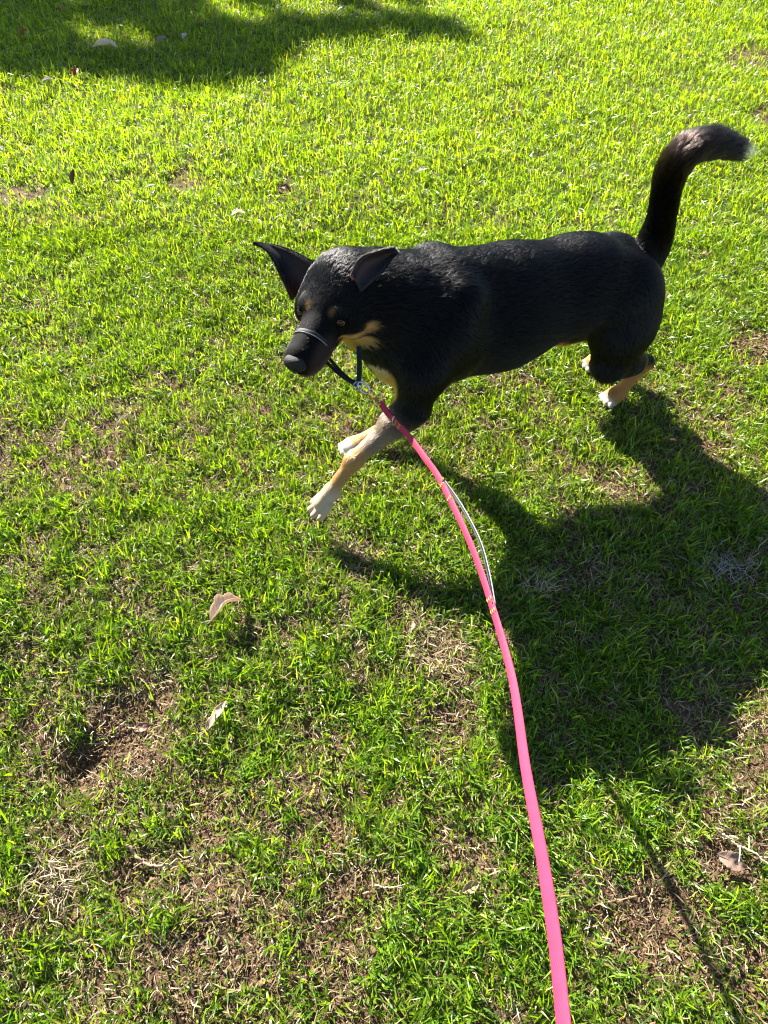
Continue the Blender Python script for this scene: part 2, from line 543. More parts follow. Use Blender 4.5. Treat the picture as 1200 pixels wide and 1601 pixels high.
# --- torso
DN = (-1, 0, -.25)
cone((.575, 0, .407), (.40, 0, .394), .144, .143, .05, DN, .016, .80)
cone((.40, 0, .394), (.17, 0, .396), .140, .110, .05, DN, .016, .88)
cone((.20, 0, .394), (.050, 0, .354), .108, .093, .05, DN, .016, .95)
ball((.55, 0, .50), (.12, .07, .062), .05, (-1, 0, -.1), .018)              # withers
cone((.650, 0, .375), (.58, 0, .40), .086, .11, .05, (-.2, 0, -1), .018)     # forechest
# --- shoulders
for s, k in ((1, 0), (-1, 0)):
    cone((.555, .072 * s, .515), (.655, .096 * s, .375), .044, .053, .030, (-.5, .2 * s, -1), .014)
    ball((.60, .085 * s, .42), (.075, .045, .095), .04, (-.5, .2 * s, -1), .014)
# --- near foreleg, reaching forward
cone((.655, .094, .385), (.685, .104, .285), .053, .041, .03, (0, 0, -1), .010)
cone((.683, .105, .277), (.735, .108, .252), .036, .033, .02, (1, 0, -.5), .008)
cone((.705, .107, .266), (.838, .118, .192), .032, .0180, .02, (1, 0, -.5), .007)
ball((.664, .106, .272), (.020, .018, .020), .018, (0, 0, -1), .008)          # elbow
cone((.838, .118, .192), (.846, .118, .186), .0225, .0225, .010, (1, 0, -.9), .006)
cone((.842, .118, .188), (.915, .126, .112), .0170, .0165, .012, (1, 0, -1), .006)
cone((.905, .126, .120), (.935, .128, .092), .0205, .0200, .008, (1, 0, -.8), .0035)
for j, (dy, ex) in enumerate(((-.021, -.010), (-.0078, .004), (.0078, .004), (.021, -.008))):
    cone((.922, .128 + dy * .9, .100), (.957 + ex, .129 + dy * 1.25, .074 - ex * .2), .0100, .0088, .003, (1, 0, -.6), .0025)
ball((.928, .128, .080), (.018, .020, .012), .008, (1, 0, -.6), .004)        # pads
ball((.895, .134, .113), (.010, .010, .013), .006, (1, 0, -1), .004)         # stopper pad
# --- far foreleg, planted
cone((.58, -.082, .38), (.565, -.078, .225), .056, .040, .03, (0, 0, -1), .010)
cone((.565, -.078, .225), (.635, -.070, .066), .034, .021, .02, (.3, 0, -1), .007)
cone((.635, -.070, .064), (.735, -.076, .028), .0195, .018, .012, (.3, 0, -1), .006)
ball((.758, -.078, .022), (.034, .026, .018), .012, (1, 0, -.5), .006)
for dy in (-.018, -.006, .006, .018):
    cone((.767, -.078 + dy, .018), (.796 - abs(dy) * .5, -.078 + dy * 1.15, .011), .0100, .0085, .004, (1, 0, -.3), .004)
# --- hind legs
cone((.060, .055, .360), (.080, .083, .270), .083, .073, .05, (-.2, .1, -1), .014, .85)
cone((.072, .083, .275), (.098, .096, .192), .070, .042, .04, (0, .1, -1), .012, .85)
ball((.032, .073, .290), (.054, .050, .085), .04, (-.2, .1, -1), .014)
cone((.098, .096, .178), (.008, .084, .150), .039, .030, .035, (-1, 0, -.4), .009)
cone((.030, .086, .168), (-.058, .074, .118), .037, .020, .03, (-1, 0, -.6), .008)
ball((-.060, .073, .118), (.021, .018, .020), .014, (0, 0, -1), .006)        # hock
cone((-.058, .073, .112), (-.008, .071, .040), .0185, .0180, .014, (.6, 0, -1), .006)
ball((.010, .070, .025), (.032, .025, .020), .012, (1, 0, -.5), .006)
for dy in (-.018, -.006, .006, .018):
    cone((.016, .070 + dy, .019), (.050 - abs(dy) * .5, .070 + dy * 1.2, .011), .0102, .0085, .004, (1, 0, -.3), .004)
cone((.045, -.055, .365), (.07, -.080, .275), .088, .078, .05, (-.2, -.1, -1), .014, .85)
cone((.06, -.080, .275), (.118, -.085, .190), .078, .046, .04, (0, -.1, -1), .012, .85)
cone((.118, -.085, .182), (-.075, -.072, .130), .043, .022, .03, (-1, 0, -.6), .008)
cone((-.075, -.072, .128), (-.035, -.070, .040), .0205, .020, .014, (.5, 0, -1), .006)
ball((-.022, -.070, .026), (.032, .029, .023), .012, (1, 0, -.5), .006)
for dy in (-.020, -.007, .007, .020):
    cone((-.018, -.070 + dy, .021), (.010 - abs(dy) * .5, -.070 + dy * 1.2, .012), .0115, .0095, .004, (1, 0, -.3), .004)
# --- tail: up, then swept back, bushy
TAIL = [((-.010, 0, .395), .046), ((-.034, 0, .450), .036), ((-.034, 0, .520), .027), ((-.024, 0, .585), .025), ((-.024, 0, .638), .026),
        ((-.050, 0, .670), .025), ((-.098, 0, .676), .021), ((-.150, 0, .667), .015), ((-.198, 0, .649), .009), ((-.235, 0, .633), .003)]
_tp = np.array([q[0] for q in TAIL]); _tr = np.array([q[1] for q in TAIL])
def _cat(P, x):
    i = min(int(x), len(P) - 2); f = x - i
    p0, p1, p2, p3 = P[max(i - 1, 0)], P[i], P[i + 1], P[min(i + 2, len(P) - 1)]
    return .5 * (2 * p1 + (p2 - p0) * f + (2 * p0 - 5 * p1 + 4 * p2 - p3) * f ** 2 + (3 * p1 - p0 - 3 * p2 + p3) * f ** 3)
for i in range(36):
    x0, x1 = i / 4, (i + 1) / 4
    cone(_cat(_tp, x0), _cat(_tp, x1), float(np.interp(x0, range(10), _tr)), float(np.interp(x1, range(10), _tr)), .012, None,
         float(np.interp(x0, range(9), (.012, .014, .018, .024, .030, .038, .046, .050, .045))))
# --- neck
NB = hp(-.095, 0, -.012)
cone((.60, 0, .445), tuple(NB * .55 + np.array([.63, 0, .44]) * .45), .118, .094, .05, (-1, 0, -.3), .022)
cone(tuple(NB * .5 + np.array([.63, 0, .44]) * .5), NB, .096, .072, .05, (-1, 0, -.3), .020)
cone(hp(-.09, 0, -.045), (.665, 0, .40), .050, .082, .04, (-.5, 0, -1), .018)
ball((.718, -.055, .540), (.038, .042, .034), .03, (-1, 0, -.1), .026)      # scruff behind the ears
# --- head
HAX = np.stack([HF, HR, HU])
BACK = -HF
ball(hp(-.066, 0, -.004), (.078, .067, .051), .03, BACK - HU * .1, .0065, HAX)      # cranium
ball(hp(-.026, 0, .003), (.046, .050, .028), .022, BACK + HU * .3, .006, HAX)       # forehead
for s in (-1, 1):
    ball(hp(-.044, .050 * s, -.028), (.050, .028, .036), .02, BACK - HU * .3, .008, HAX)   # cheek
    ball(hp(-.006, .034 * s, .016), (.018, .018, .011), .010, BACK, .005, HAX)             # brow ridge
    ball(hp(.066, .020 * s, -.028), (.046, .019, .023), .012, BACK - HU * .3, .004, HAX)   # lip
cone(hp(.00, 0, -.016), hp(.096, 0, -.014), .039 * HS, .0305 * HS, .02, BACK + HU * .1, .004)          # muzzle
cone(hp(.030, 0, .000), hp(.104, 0, -.002), .020 * HS, .0190 * HS, .012, BACK + HU * .1, .004)         # bridge
cone(hp(-.055, 0, -.054), hp(.088, 0, -.046), .037 * HS, .0215 * HS, .014, BACK - HU * .2, .005)       # lower jaw
EYES = {}
for s in (-1, 1):
    EYES[s] = hp(.0040, .0395 * s, .004)
    cut(EYES[s] + HF * .006 + HR * .006 * s, (.0115, .0120, .0085), .006, HAX)

BV, BQ = surface(PRIMS, (-.33, -.22, -.02), (1.05, .24, .78), .0033)
BV = smooth_mesh(BV, BQ, 2)
print("dog body verts", len(BV))

# --- coat colours: black, with tan points and white toes
BLACK = np.array([.0022, .0021, .0022]); TAN = np.array([.37, .205, .072]); PALE = np.array([.50, .38, .25]); WHITE = np.array([.52, .46, .38]); GREYTAN = np.array([.16, .115, .075]); LIP = np.array([.055, .035, .03])
def smooth01(x): x = np.clip(x, 0, 1); return x * x * (3 - 2 * x)
def coat(P):
    C = np.tile(BLACK, (len(P), 1))
    def blob(c, rad, col, ax=None, soft=.25, amount=1.0):
        nonlocal C
        q = P - np.asarray(c, float)
        if ax is not None: q = (q @ np.asarray(ax).T) / HS
        dd = np.sqrt(((q / np.asarray(rad)) ** 2).sum(-1))
        w = smooth01((1 + soft * .5 - dd) / soft) * amount
        C = C * (1 - w[:, None]) + np.asarray(col) * w[:, None]
    # near foreleg: grey-tan above, tan below, pale toes
    blob((.80, .115, .20), (.135, .05, .085), GREYTAN, None, .9)
    blob((.865, .12, .155), (.075, .05, .085), TAN * .75, None, .5)
    blob((.935, .128, .085), (.07, .06, .06), PALE * .75, None, .6)
    # far foreleg
    blob((.70, -.08, .09), (.13, .06, .13), TAN, None, .5)
    blob((.800, -.08, .012), (.050, .05, .035), WHITE, None, .5)
    # hind feet
    for y, dx in ((.071, 0), (-.070, -.03)):
        blob((-.03 + dx, y, .07), (.060, .05, .070), np.array([.31, .145, .042]), None, .3)
        blob((.012 + dx, y, .026), (.045, .05, .036), np.array([.31, .145, .042]), None, .4)
        blob((.054 + dx, y, .012), (.027, .05, .020), WHITE * .9, None, .6)
    blob((.13, -.085, .17), (.05, .04, .10), TAN, None, .5)
    blob((.10, .075, .12), (.06, .022, .05), TAN * .6, None, .6)
    # chest patches, belly tan
    blob((.715, .050, .335), (.050, .042, .055), TAN, None, .5)
    blob((.735, .030, .375), (.022, .04, .014), WHITE * .9, None, .6)
    blob((.715, -.05, .335), (.05, .04, .055), TAN, None, .5)
    # face
    for s in (-1, 1):
        blob(hp(-.026, .050 * s, -.060), (.040, .042, .019), TAN, HAX, .4)
        blob(hp(-.042, .068 * s, -.027), (.026, .03, .016), TAN, HAX, .4)
        blob(hp(-.010, .050 * s, -.033), (.032, .03, .008), TAN * .9, HAX, .5)
        blob(hp(.003, .024 * s, .021), (.011, .008, .009), TAN * .22, HAX, .9)
        blob(hp(.072, .030 * s, -.018), (.045, .016, .024), np.array([.030, .019, .015]), HAX, .8)
        blob(hp(.075, .030 * s, -.032), (.05, .015, .012), LIP, HAX, .6)
    blob(hp(-.02, 0, -.085), (.075, .05, .030), TAN, HAX, .4)
    blob(hp(.095, 0, -.05), (.04, .03, .02), LIP * 1.5, HAX, .5)
    # tail: brownish, pale tip
    blob((-.240, 0, .630), (.024, .06, .06), WHITE * .5, None, 1.2)
    blob((-.03, 0, .67), (.09, .08, .07), np.array([.016, .010, .008]), None, 1.2, .6)
    return C

def black_coat_material(name, attr="col"):
    m, nt, out = new_mat(name)
    at = nt.nodes.new("ShaderNodeAttribute"); at.attribute_name = attr
    b = nt.nodes.new("ShaderNodeBsdfPrincipled")
    b.inputs['Roughness'].default_value = .8
    b.inputs['Specular IOR Level'].default_value = .08
    nt.links.new(at.outputs['Color'], b.inputs['Base Color'])
    nt.links.new(b.outputs[0], out.inputs[0])
    return m
M_SKIN = black_coat_material("dog_skin")
me = mesh_np("body", BV, quads=BQ)
set_color(me, coat(BV))
body = link("body", me, M_SKIN, dog)

# --- ears: cupped shells lofted between two rims
def ear(name, e1, e2, bulge, nrow=22, ncol=11, thick=.0055, label=None):
    e1 = np.asarray(e1, float); e2 = np.asarray(e2, float); bulge = np.asarray(bulge, float)
    def samp(e, t):
        x = t * (len(e) - 1); i = np.clip(np.floor(x).astype(int), 0, len(e) - 2); f = (x - i)
        p0 = e[np.maximum(i - 1, 0)]; p1 = e[i]; p2 = e[i + 1]; p3 = e[np.minimum(i + 2, len(e) - 1)]
        f = f[:, None]
        return .5 * (2 * p1 + (p2 - p0) * f + (2 * p0 - 5 * p1 + 4 * p2 - p3) * f ** 2 + (3 * p1 - p0 - 3 * p2 + p3) * f ** 3)
    t = np.linspace(0, 1, nrow)
    A, B = samp(e1, t), samp(e2, t)
    w = np.linspace(0, 1, ncol)
    P = A[:, None] * (1 - w)[None, :, None] + B[:, None] * w[None, :, None]
    rnd = np.sqrt(np.clip(1 - ((t - .74) / .262).clip(0) ** 2, 0, 1))[:, None]     # rounded tip
    A, B = (A + B) / 2 + (A - B) / 2 * rnd, (A + B) / 2 - (A - B) / 2 * rnd
    wid = np.linalg.norm(B - A, axis=1)
    P = P + (wid[:, None] * (1 - (2 * w - 1) ** 2)[None])[..., None] * bulge
    du = np.gradient(P, axis=0); dv = np.gradient(P, axis=1)
    N = unit(np.cross(du, dv) + 1e-9)
    th = thick * ((1 - .6 * t)[:, None] * (1 - .75 * (2 * w - 1) ** 4)[None])[..., None]
    V = np.concatenate([(P + N * th).reshape(-1, 3), (P - N * th).reshape(-1, 3)])
    n = nrow * ncol
    Q = []
    for i in range(nrow - 1):
        for j in range(ncol - 1):
            a = i * ncol + j
            Q.append((a, a + 1, a + ncol + 1, a + ncol)); Q.append((n + a, n + a + ncol, n + a + ncol + 1, n + a + 1))
        a = i * ncol
        Q.append((a, a + ncol, n + a + ncol, n + a)); a += ncol - 1
        Q.append((a, n + a, n + a + ncol, a + ncol))
    for j in range(ncol - 1):
        a = (nrow - 1) * ncol + j
        Q.append((a, a + 1, n + a + 1, n + a))
    me = mesh_np(name, V, quads=Q)
    return me, P, N, t

M_EAR, nt, out = new_mat("ear_skin")
_b = nt.nodes.new("ShaderNodeBsdfPrincipled")
_b.inputs['Base Color'].default_value = (.018, .010, .009, 1); _b.inputs['Roughness'].default_value = .6
_t = nt.nodes.new("ShaderNodeBsdfTranslucent"); _t.inputs['Color'].default_value = (.15, .042, .028, 1)
_m = nt.nodes.new("ShaderNodeMixShader"); _m.inputs[0].default_value = .25
nt.links.new(_b.outputs[0], _m.inputs[1]); nt.links.new(_t.outputs[0], _m.inputs[2]); nt.links.new(_m.outputs[0], out.inputs[0])

EAR_DATA = []
VIEW_IN = unit([-.35, -.8, -.5])          # away from the photographer, in the dog's frame
E_LEFT = ([(.782, -.004, .592), (.754, -.015, .616), (.714, -.010, .626), (.680, -.016, .619)],
          [(.768, .016, .562), (.722, .012, .588), (.690, -.008, .599), (.668, -.018, .602)], VIEW_IN * .30)
E_RIGHT = ([(0.817, -0.09, 0.578), (0.848, -0.161, 0.579), (0.883, -0.201, 0.583), (0.918, -0.19, 0.602)],
           [(0.878, -0.102, 0.5), (0.885, -0.113, 0.531), (0.893, -0.142, 0.569), (0.9, -0.166, 0.591), (0.918, -0.187, 0.6)], VIEW_IN * .28)
E_LEFT = ([tuple(np.array(q) + np.array([.007, .019, .015])) for q in E_LEFT[0]], [tuple(np.array(q) + np.array([.007, .019, .015])) for q in E_LEFT[1]], E_LEFT[2])
for (e1, e2, bg_), lab in ((E_LEFT, "ear folded back against the neck"), (E_RIGHT, "pricked ear pointing outward")):
    me, P, N, t = ear("ear", e1, e2, bg_)
    o = link("ear", me, M_EAR, dog)
    o["label"] = lab
    EAR_DATA.append((P, N, t))

# --- eyes: dark rim, amber iris, pupil, wet surface
M_EYEW = plain("eye_white", (.020, .012, .010), .2, spec=.3)
M_IRIS = plain("eye_iris", (.15, .060, .014), .10, spec=.3, noise=.5, nscale=900)
M_PUPIL = plain("eye_pupil", (.002, .002, .003), .06, spec=.3)
M_LID = plain("eyelid", (.004, .003, .003), .9, spec=.05)
for s in (-1, 1):
    gaze = unit(HF * .80 + HR * .55 * s + HU * .10)
    if s == -1: gaze = unit(HF * .45 - HR * .25 + np.array([.281, .745, .605]) * .55)
    n1, n2, R = 20, 28, .0118
    V, Q = [], []
    z = gaze; x = unit(np.cross(z, [0, 0, 1.])); y = np.cross(z, x)
    for i in range(n1 + 1):
        th = math.pi * i / n1
        rr = R * (1.0 + (.06 if th < .62 else 0))
        for j in range(n2):
            ph = 2 * math.pi * j / n2
            V.append(EYES[s] + rr * (z * math.cos(th) + (x * math.cos(ph) + y * math.sin(ph)) * math.sin(th)))
    mi = []
    for i in range(n1):
        for j in range(n2):
            Q.append((i * n2 + j, (i + 1) * n2 + j, (i + 1) * n2 + (j + 1) % n2, i * n2 + (j + 1) % n2))
            th = math.pi * (i + .5) / n1
            mi.append(2 if th < .40 else 1 if th < .82 else 0)
    me = mesh_np("eye", V, quads=Q)
    eye = link("eye", me, [M_EYEW, M_IRIS, M_PUPIL], dog)
    me.polygons.foreach_set("material_index", np.array(mi, np.int32))
    # almond of dark lid skin round the eye
    LV, LQ = [], []
    ex_ = unit(HF * .35 + HR * .94 * s); ex_ = unit(ex_ - gaze * (ex_ @ gaze)); ey_ = np.cross(gaze, ex_)
    if ey_ @ HU < 0: ey_ = -ey_
    for i in range(28):
        a_ = 2 * math.pi * i / 28
        ca_, sa_ = math.cos(a_), math.sin(a_)
        yy = sa_ * (.0068 if sa_ > 0 else .0060) * (1 - .35 * abs(ca_) ** 3)
        cc_ = EYES[s] + gaze * .0088 + ex_ * ca_ * .0098 + ey_ * yy - gaze * (.0045 * ca_ ** 2)
        ra_ = unit(ex_ * ca_ * .7 + ey_ * sa_)
        for j in range(8):
            b_ = 2 * math.pi * j / 8
            LV.append(cc_ + ra_ * (.0034 * math.cos(b_) + .0016) + gaze * .0024 * math.sin(b_))
    for i in range(28):
        for j in range(8):
            LQ.append((i * 8 + j, ((i + 1) % 28) * 8 + j, ((i + 1) % 28) * 8 + (j + 1) % 8, i * 8 + (j + 1) % 8))
    link("eyelid", mesh_np("eyelid", LV, quads=LQ), M_LID, eye)

# --- nose leather, from its own fine surface
keep = PRIMS; PRIMS = []
ball(hp(.121, 0, -.004), (.0135, .0225, .0155), .006, axes=HAX)
ball(hp(.115, 0, .004), (.013, .0165, .008), .008, axes=HAX)
ball(hp(.125, 0, -.016), (.006, .005, .010), .006, axes=HAX)
for s in (-1, 1):
    cut(hp(.1335, .0088 * s, -.006), (.007, .0046, .0048), .003, axes=HAX)
    cut(hp(.130, .0165 * s, -.010), (.007, .004, .003), .003, axes=HAX)
NC = hp(.119, 0, -.006)
NV, NQ = surface(PRIMS, NC - .04, NC + .04, .0012)
PRIMS = keep
link("nose", mesh_np("nose", smooth_mesh(NV, NQ, 1), quads=NQ), plain("nose_leather", (.005, .0045, .005), .45, spec=.3, bump=.6, nscale=1400), dog)

# --- claws on the two front paws and the near hind paw
M_CLAW = plain("claw_horn", (.05, .04, .035), .35)
def claw(a, d_, L=.010, r=.0026):
    a = np.asarray(a, float); d_ = unit(d_); x = unit(np.cross(d_, [.1, .9, .3])); y = np.cross(d_, x)
    V, Q, T = [], [], []
    for i, (h, rr) in enumerate(((0, 1), (.45, .8), (.8, .45))):
        for j in range(6):
            c, s_ = math.cos(j * math.pi / 3), math.sin(j * math.pi / 3)
            V.append(a + d_ * L * h + np.array([0, 0, -.0035 * h * h]) + (x * c + y * s_) * r * rr)
    V.append(a + d_ * L + np.array([0, 0, -.0035]))
    for i in range(2):
        for j in range(6): Q.append((i * 6 + j, i * 6 + (j + 1) % 6, i * 6 + 6 + (j + 1) % 6, i * 6 + 6 + j))
    for j in range(6): T.append((12 + j, 12 + (j + 1) % 6, 18))
    link("claw", mesh_np("claw", V, tris=T, quads=Q), M_CLAW, dog)
for dy, ex in ((-.021, -.010), (-.0075, .004), (.0075, .004), (.021, -.008)):
    claw((.962 + ex, .129 + dy * 1.25, .074 - ex * .2), (1, 0, -.55))
for dy in (-.021, -.007, .007, .021):
    claw((.800 - abs(dy) * .5, -.078 + dy * 1.0, .011), (1, 0, -.2), .008)
    claw((.052 - abs(dy) * .5, .070 + dy * 1.15, .012), (1, 0, -.2), .008)

# --- fur: hair curves rooted on the body and ears
def fur_coat(n_body, n_ear):
    rng = np.random.default_rng(5)
    tri = np.concatenate([BQ[:, [0, 1, 2]], BQ[:, [0, 2, 3]]])
    a, b, c = BV[tri[:, 0]], BV[tri[:, 1]], BV[tri[:, 2]]
    nrm = np.cross(b - a, c - a); area = np.linalg.norm(nrm, axis=1) * .5
    vn = np.zeros_like(BV)
    for k in range(3): np.add.at(vn, tri[:, k], nrm)
    vn = unit(vn)
    cen = (a + b + c) / 3
    # which primitive each vertex belongs to decides which way and how long the hair grows
    best = np.full(len(BV), 1e9); flow = np.zeros_like(BV); leng = np.zeros(len(BV)); wsum = np.zeros(len(BV))
    for pr in PRIMS:
        if pr[0] == "cut": continue
        b0, b1 = bounds(pr)
        m = np.all((BV > b0 - .02) & (BV < b1 + .02), axis=1)
        dd = np.abs(sd(pr, BV[m]))
        w = np.exp(-dd / .012)
        flow[m] += w[:, None] * pr[3]; leng[m] += w * pr[4]; wsum[m] += w
    flow = unit(flow + 1e-9); leng = np.where(wsum > 1e-6, leng / np.maximum(wsum, 1e-6), .006)
    near = np.minimum.reduce([np.linalg.norm(cen - EYES[s], axis=1) for s in (-1, 1)])
    dens = area * np.where(cen[:, 0] > .78, 1.5, 1.0) * (near > .0140) * (np.linalg.norm(cen - NC, axis=1) > .021)
    # paw soles and deep cuts need none
    pick = rng.choice(len(tri), n_body, p=dens / dens.sum())
    r1 = np.sqrt(rng.random(n_body)); r2 = rng.random(n_body)
    bw = np.stack([1 - r1, r1 * (1 - r2), r1 * r2], 1)
    mixv = lambda X: (X[tri[pick]] * (bw[..., None] if X.ndim == 2 else bw)).sum(1)
    P0 = mixv(BV); N = unit(mixv(vn)); Fl = unit(mixv(flow)); Ln = mixv(leng)
    # ear hair: short, from base to tip, on both faces
    eP, eN, eF, eL = [], [], [], []
    for P, Nn, t in EAR_DATA:
        k = n_ear // 2
        i = rng.integers(0, P.shape[0] - 1, k); j = rng.integers(0, P.shape[1] - 1, k); f = rng.random((k, 1)); g = rng.random((k, 1))
        p = P[i, j] * (1 - f) * (1 - g) + P[i + 1, j] * f * (1 - g) + P[i, j + 1] * (1 - f) * g + P[i + 1, j + 1] * f * g
        s_ = np.where((Nn[i, j] * VIEW_IN).sum(1, keepdims=True) > 0, 1., -1.) * np.where(rng.random((k, 1)) < .35, -1, 1)   # hair on the back, little inside
        nn = Nn[i, j] * s_
        eP.append(p + nn * (.0045 * (1 - .6 * t[i]))[:, None]); eN.append(nn); eF.append(unit(P[i + 1, j] - P[i, j]))
        eL.append(np.full(k, .0055))
        kf = n_ear // 3                                                     # fringe along the rim
        i = rng.integers(0, P.shape[0] - 1, kf); side_ = rng.random(kf) < .5
        j = np.where(side_, 0, P.shape[1] - 1); jn = np.where(side_, 1, P.shape[1] - 2); f = rng.random((kf, 1))
        p = P[i, j] * (1 - f) + P[i + 1, j] * f
        outw = unit(P[i, j] - P[i, jn] + 1e-9)
        eP.append(p); eN.append(unit(outw * .8 + Nn[i, j] * rng.normal(0, .4, (kf, 1)))); eF.append(unit(P[i + 1, j] - P[i, j] + 1e-9)); eL.append(np.full(kf, .006))
    nb = n_body
    P0 = np.concatenate([P0] + eP); N = np.concatenate([N] + eN); Fl = np.concatenate([Fl] + eF); Ln = np.concatenate([Ln] + eL)
    n = len(P0)
    T = unit(Fl - N * (Fl * N).sum(1, keepdims=True))
    # tufts: neighbouring hairs lean together
    def n3(sc, seed):
        return np.stack([noise2(P0[:, 0] + P0[:, 1] * .7, P0[:, 2] + P0[:, 1] * .9, sc, seed + q) - .5 for q in range(3)], 1)
    T = unit(T + n3(.014, 11) * np.interp(Ln, [.006, .015], [.15, .55])[:, None] + n3(.05, 31) * .28 + rng.normal(0, .07, (n, 3)))
    T = unit(T - N * (T * N).sum(1, keepdims=True))
    lift = np.interp(Ln, [.004, .008, .016, .024, .05], [.08, .20, .30, .36, .42]) + rng.normal(0, .10, n)
    lift[nb:] = .25
    D0 = unit(N * (lift + .25)[:, None] + T)
    D1 = unit(N * (lift * .35)[:, None] + T)
    L = Ln * rng.uniform(.7, 1.2, n)
    nseg = 4
    pts = np.zeros((n, nseg, 3)); pts[:, 0] = P0 - N * .0008
    for k in range(1, nseg):
        w = (k - 1) / (nseg - 2)
        pts[:, k] = pts[:, k - 1] + (D0 * (1 - w) + D1 * w) * (L / (nseg - 1))[:, None]
    # locks: hairs bend towards a shared guide hair
    from mathutils.kdtree import KDTree
    gi = rng.choice(n, n // 18, replace=False)
    kd = KDTree(len(gi))
    for q, g_ in enumerate(gi): kd.insert(P0[g_], q)
    kd.balance()
    near_g = np.array([kd.find(p)[1] for p in P0])
    G = gi[near_g]
    for k, w in ((1, .09), (2, .32), (3, .58)):
        tgt = pts[G, k] + (pts[:, 0] - pts[G, 0]) * .25
        ok = (np.linalg.norm(pts[:, 0] - pts[G, 0], axis=1) < .010)[:, None]
        pts[:, k] += np.where(ok, (tgt - pts[:, k]) * (w * np.interp(Ln, [.006, .015], [.15, 1.0]))[:, None], 0)
    # whiskers
    nw_ = 26
    wk = np.zeros((nw_, nseg, 3))
    for q in range(nw_):
        s_ = -1 if q % 2 else 1
        root_ = hp(rng.uniform(.055, .10), s_ * rng.uniform(.026, .032), rng.uniform(-.030, -.014))
        d_ = unit(HR * s_ * 1.0 - HF * rng.uniform(.1, .5) + HU * rng.uniform(-.5, .15))
        for k in range(nseg): wk[q, k] = root_ + d_ * .042 * k / (nseg - 1) - HF * .006 * (k / (nseg - 1)) ** 2
    pts = np.concatenate([pts, wk]); Ln = np.concatenate([Ln, np.full(nw_, .004)]); P0 = np.concatenate([P0, wk[:, 0]]); n += nw_
    hc = bpy.data.hair_curves.new("fur")
    hc.add_curves([nseg] * n)
    hc.attributes['position'].data.foreach_set("vector", pts.astype(np.float32).ravel())
    rad = hc.attributes.get('radius') or hc.attributes.new('radius', 'FLOAT', 'POINT')
    base = np.where(Ln < .008, .00016, .00020)
    prof = np.array([1.0, .95, .7, .15])
    rad.data.foreach_set("value", (base[:, None] * prof[None]).astype(np.float32).ravel())
    col = hc.attributes.new('col', 'FLOAT_COLOR', 'CURVE')
    c = np.ones((n, 4), np.float32)
    cc = coat(P0); cc[nb:] = BLACK * 1.3; cc[-nw_:] = .012
    c[:, :3] = np.clip(cc * rng.uniform(.75, 1.25, (n, 1)), .0010, .9)
    col.data.foreach_set("color", c.ravel())
    return hc

M_FUR, nt, out = new_mat("fur")
at = nt.nodes.new("ShaderNodeAttribute"); at.attribute_name = "col"
hb = nt.nodes.new("ShaderNodeBsdfHairPrincipled")
hb.parametrization = 'COLOR'
hb.inputs['Roughness'].default_value = .19
hb.inputs['Radial Roughness'].default_value = .45
hb.inputs['IOR'].default_value = 1.33
hb.inputs['Random Roughness'].default_value = .3
nt.links.new(at.outputs['Color'], hb.inputs['Color'])
nt.links.new(hb.outputs[0], out.inputs[0])
hc = fur_coat(380000, 16000)
hc.materials.append(M_FUR)
fur = bpy.data.objects.new("fur", hc)
COL.objects.link(fur)
fur.parent = dog
fur["kind"] = "stuff"
# ------------------------------------------------------------------ halter and leash
def spline(P, n):
    P = np.asarray(P, float)
    x = np.linspace(0, len(P) - 1, n); i = np.clip(np.floor(x).astype(int), 0, len(P) - 2); f = (x - i)[:, None]
    p0 = P[np.maximum(i - 1, 0)]; p1 = P[i]; p2 = P[i + 1]; p3 = P[np.minimum(i + 2, len(P) - 1)]
    return .5 * (2 * p1 + (p2 - p0) * f + (2 * p0 - 5 * p1 + 4 * p2 - p3) * f ** 2 + (3 * p1 - p0 - 3 * p2 + p3) * f ** 3)

def sweep(path, section, normals, closed=False):
    """sweep a 2-D section (side, normal) along a path; returns verts, quads"""
    path = np.asarray(path, float); n = len(path); m = np.asarray(section).shape[-2]
    if closed: t = np.roll(path, -1, 0) - np.roll(path, 1, 0)
    else: t = np.gradient(path, axis=0)
    t = unit(t); N = np.broadcast_to(np.asarray(normals, float), path.shape)
    N = unit(N - t * (N * t).sum(1, keepdims=True)); S = np.cross(t, N)
    section = np.asarray(section, float)
    if section.ndim == 2: section = np.broadcast_to(section, (n, m, 2))
    V = path[:, None] + S[:, None] * section[..., :1] + N[:, None] * section[..., 1:]
    V = V.reshape(-1, 3)
    Q = []
    for i in range(n if closed else n - 1):
        for j in range(m):
            a, b = i * m + j, i * m + (j + 1) % m
            c, d_ = ((i + 1) % n) * m + (j + 1) % m, ((i + 1) % n) * m + j
            Q.append((a, b, c, d_))
    if not closed:
        for base in (0, (n - 1) * m):
            V = np.concatenate([V, V[base:base + m].mean(0, keepdims=True)])
            c = len(V) - 1
            for j in range(0, m, 1):
                q = (base + j, base + (j + 1) % m, c, c)
                Q.append(q)
    tris = [q[:3] for q in Q if q[2] == q[3]]
    quads = [q for q in Q if q[2] != q[3]]
    return V, tris, quads
def band_section(w, th):
    w, th = w / 2, th / 2
    return [(-w + th, -th), (w - th, -th), (w, -th * .4), (w, th * .4), (w - th, th), (-w + th, th), (-w, th * .4), (-w, -th * .4)]
def round_section(r, k=10):
    return [(r * math.cos(2 * math.pi * j / k), r * math.sin(2 * math.pi * j / k)) for j in range(k)]
def swept(name, path, section, normals, mat, parent, closed=False):
    V, T, Q = sweep(path, section, normals, closed)
    return link(name, mesh_np(name, V, tris=T, quads=Q), mat, parent)

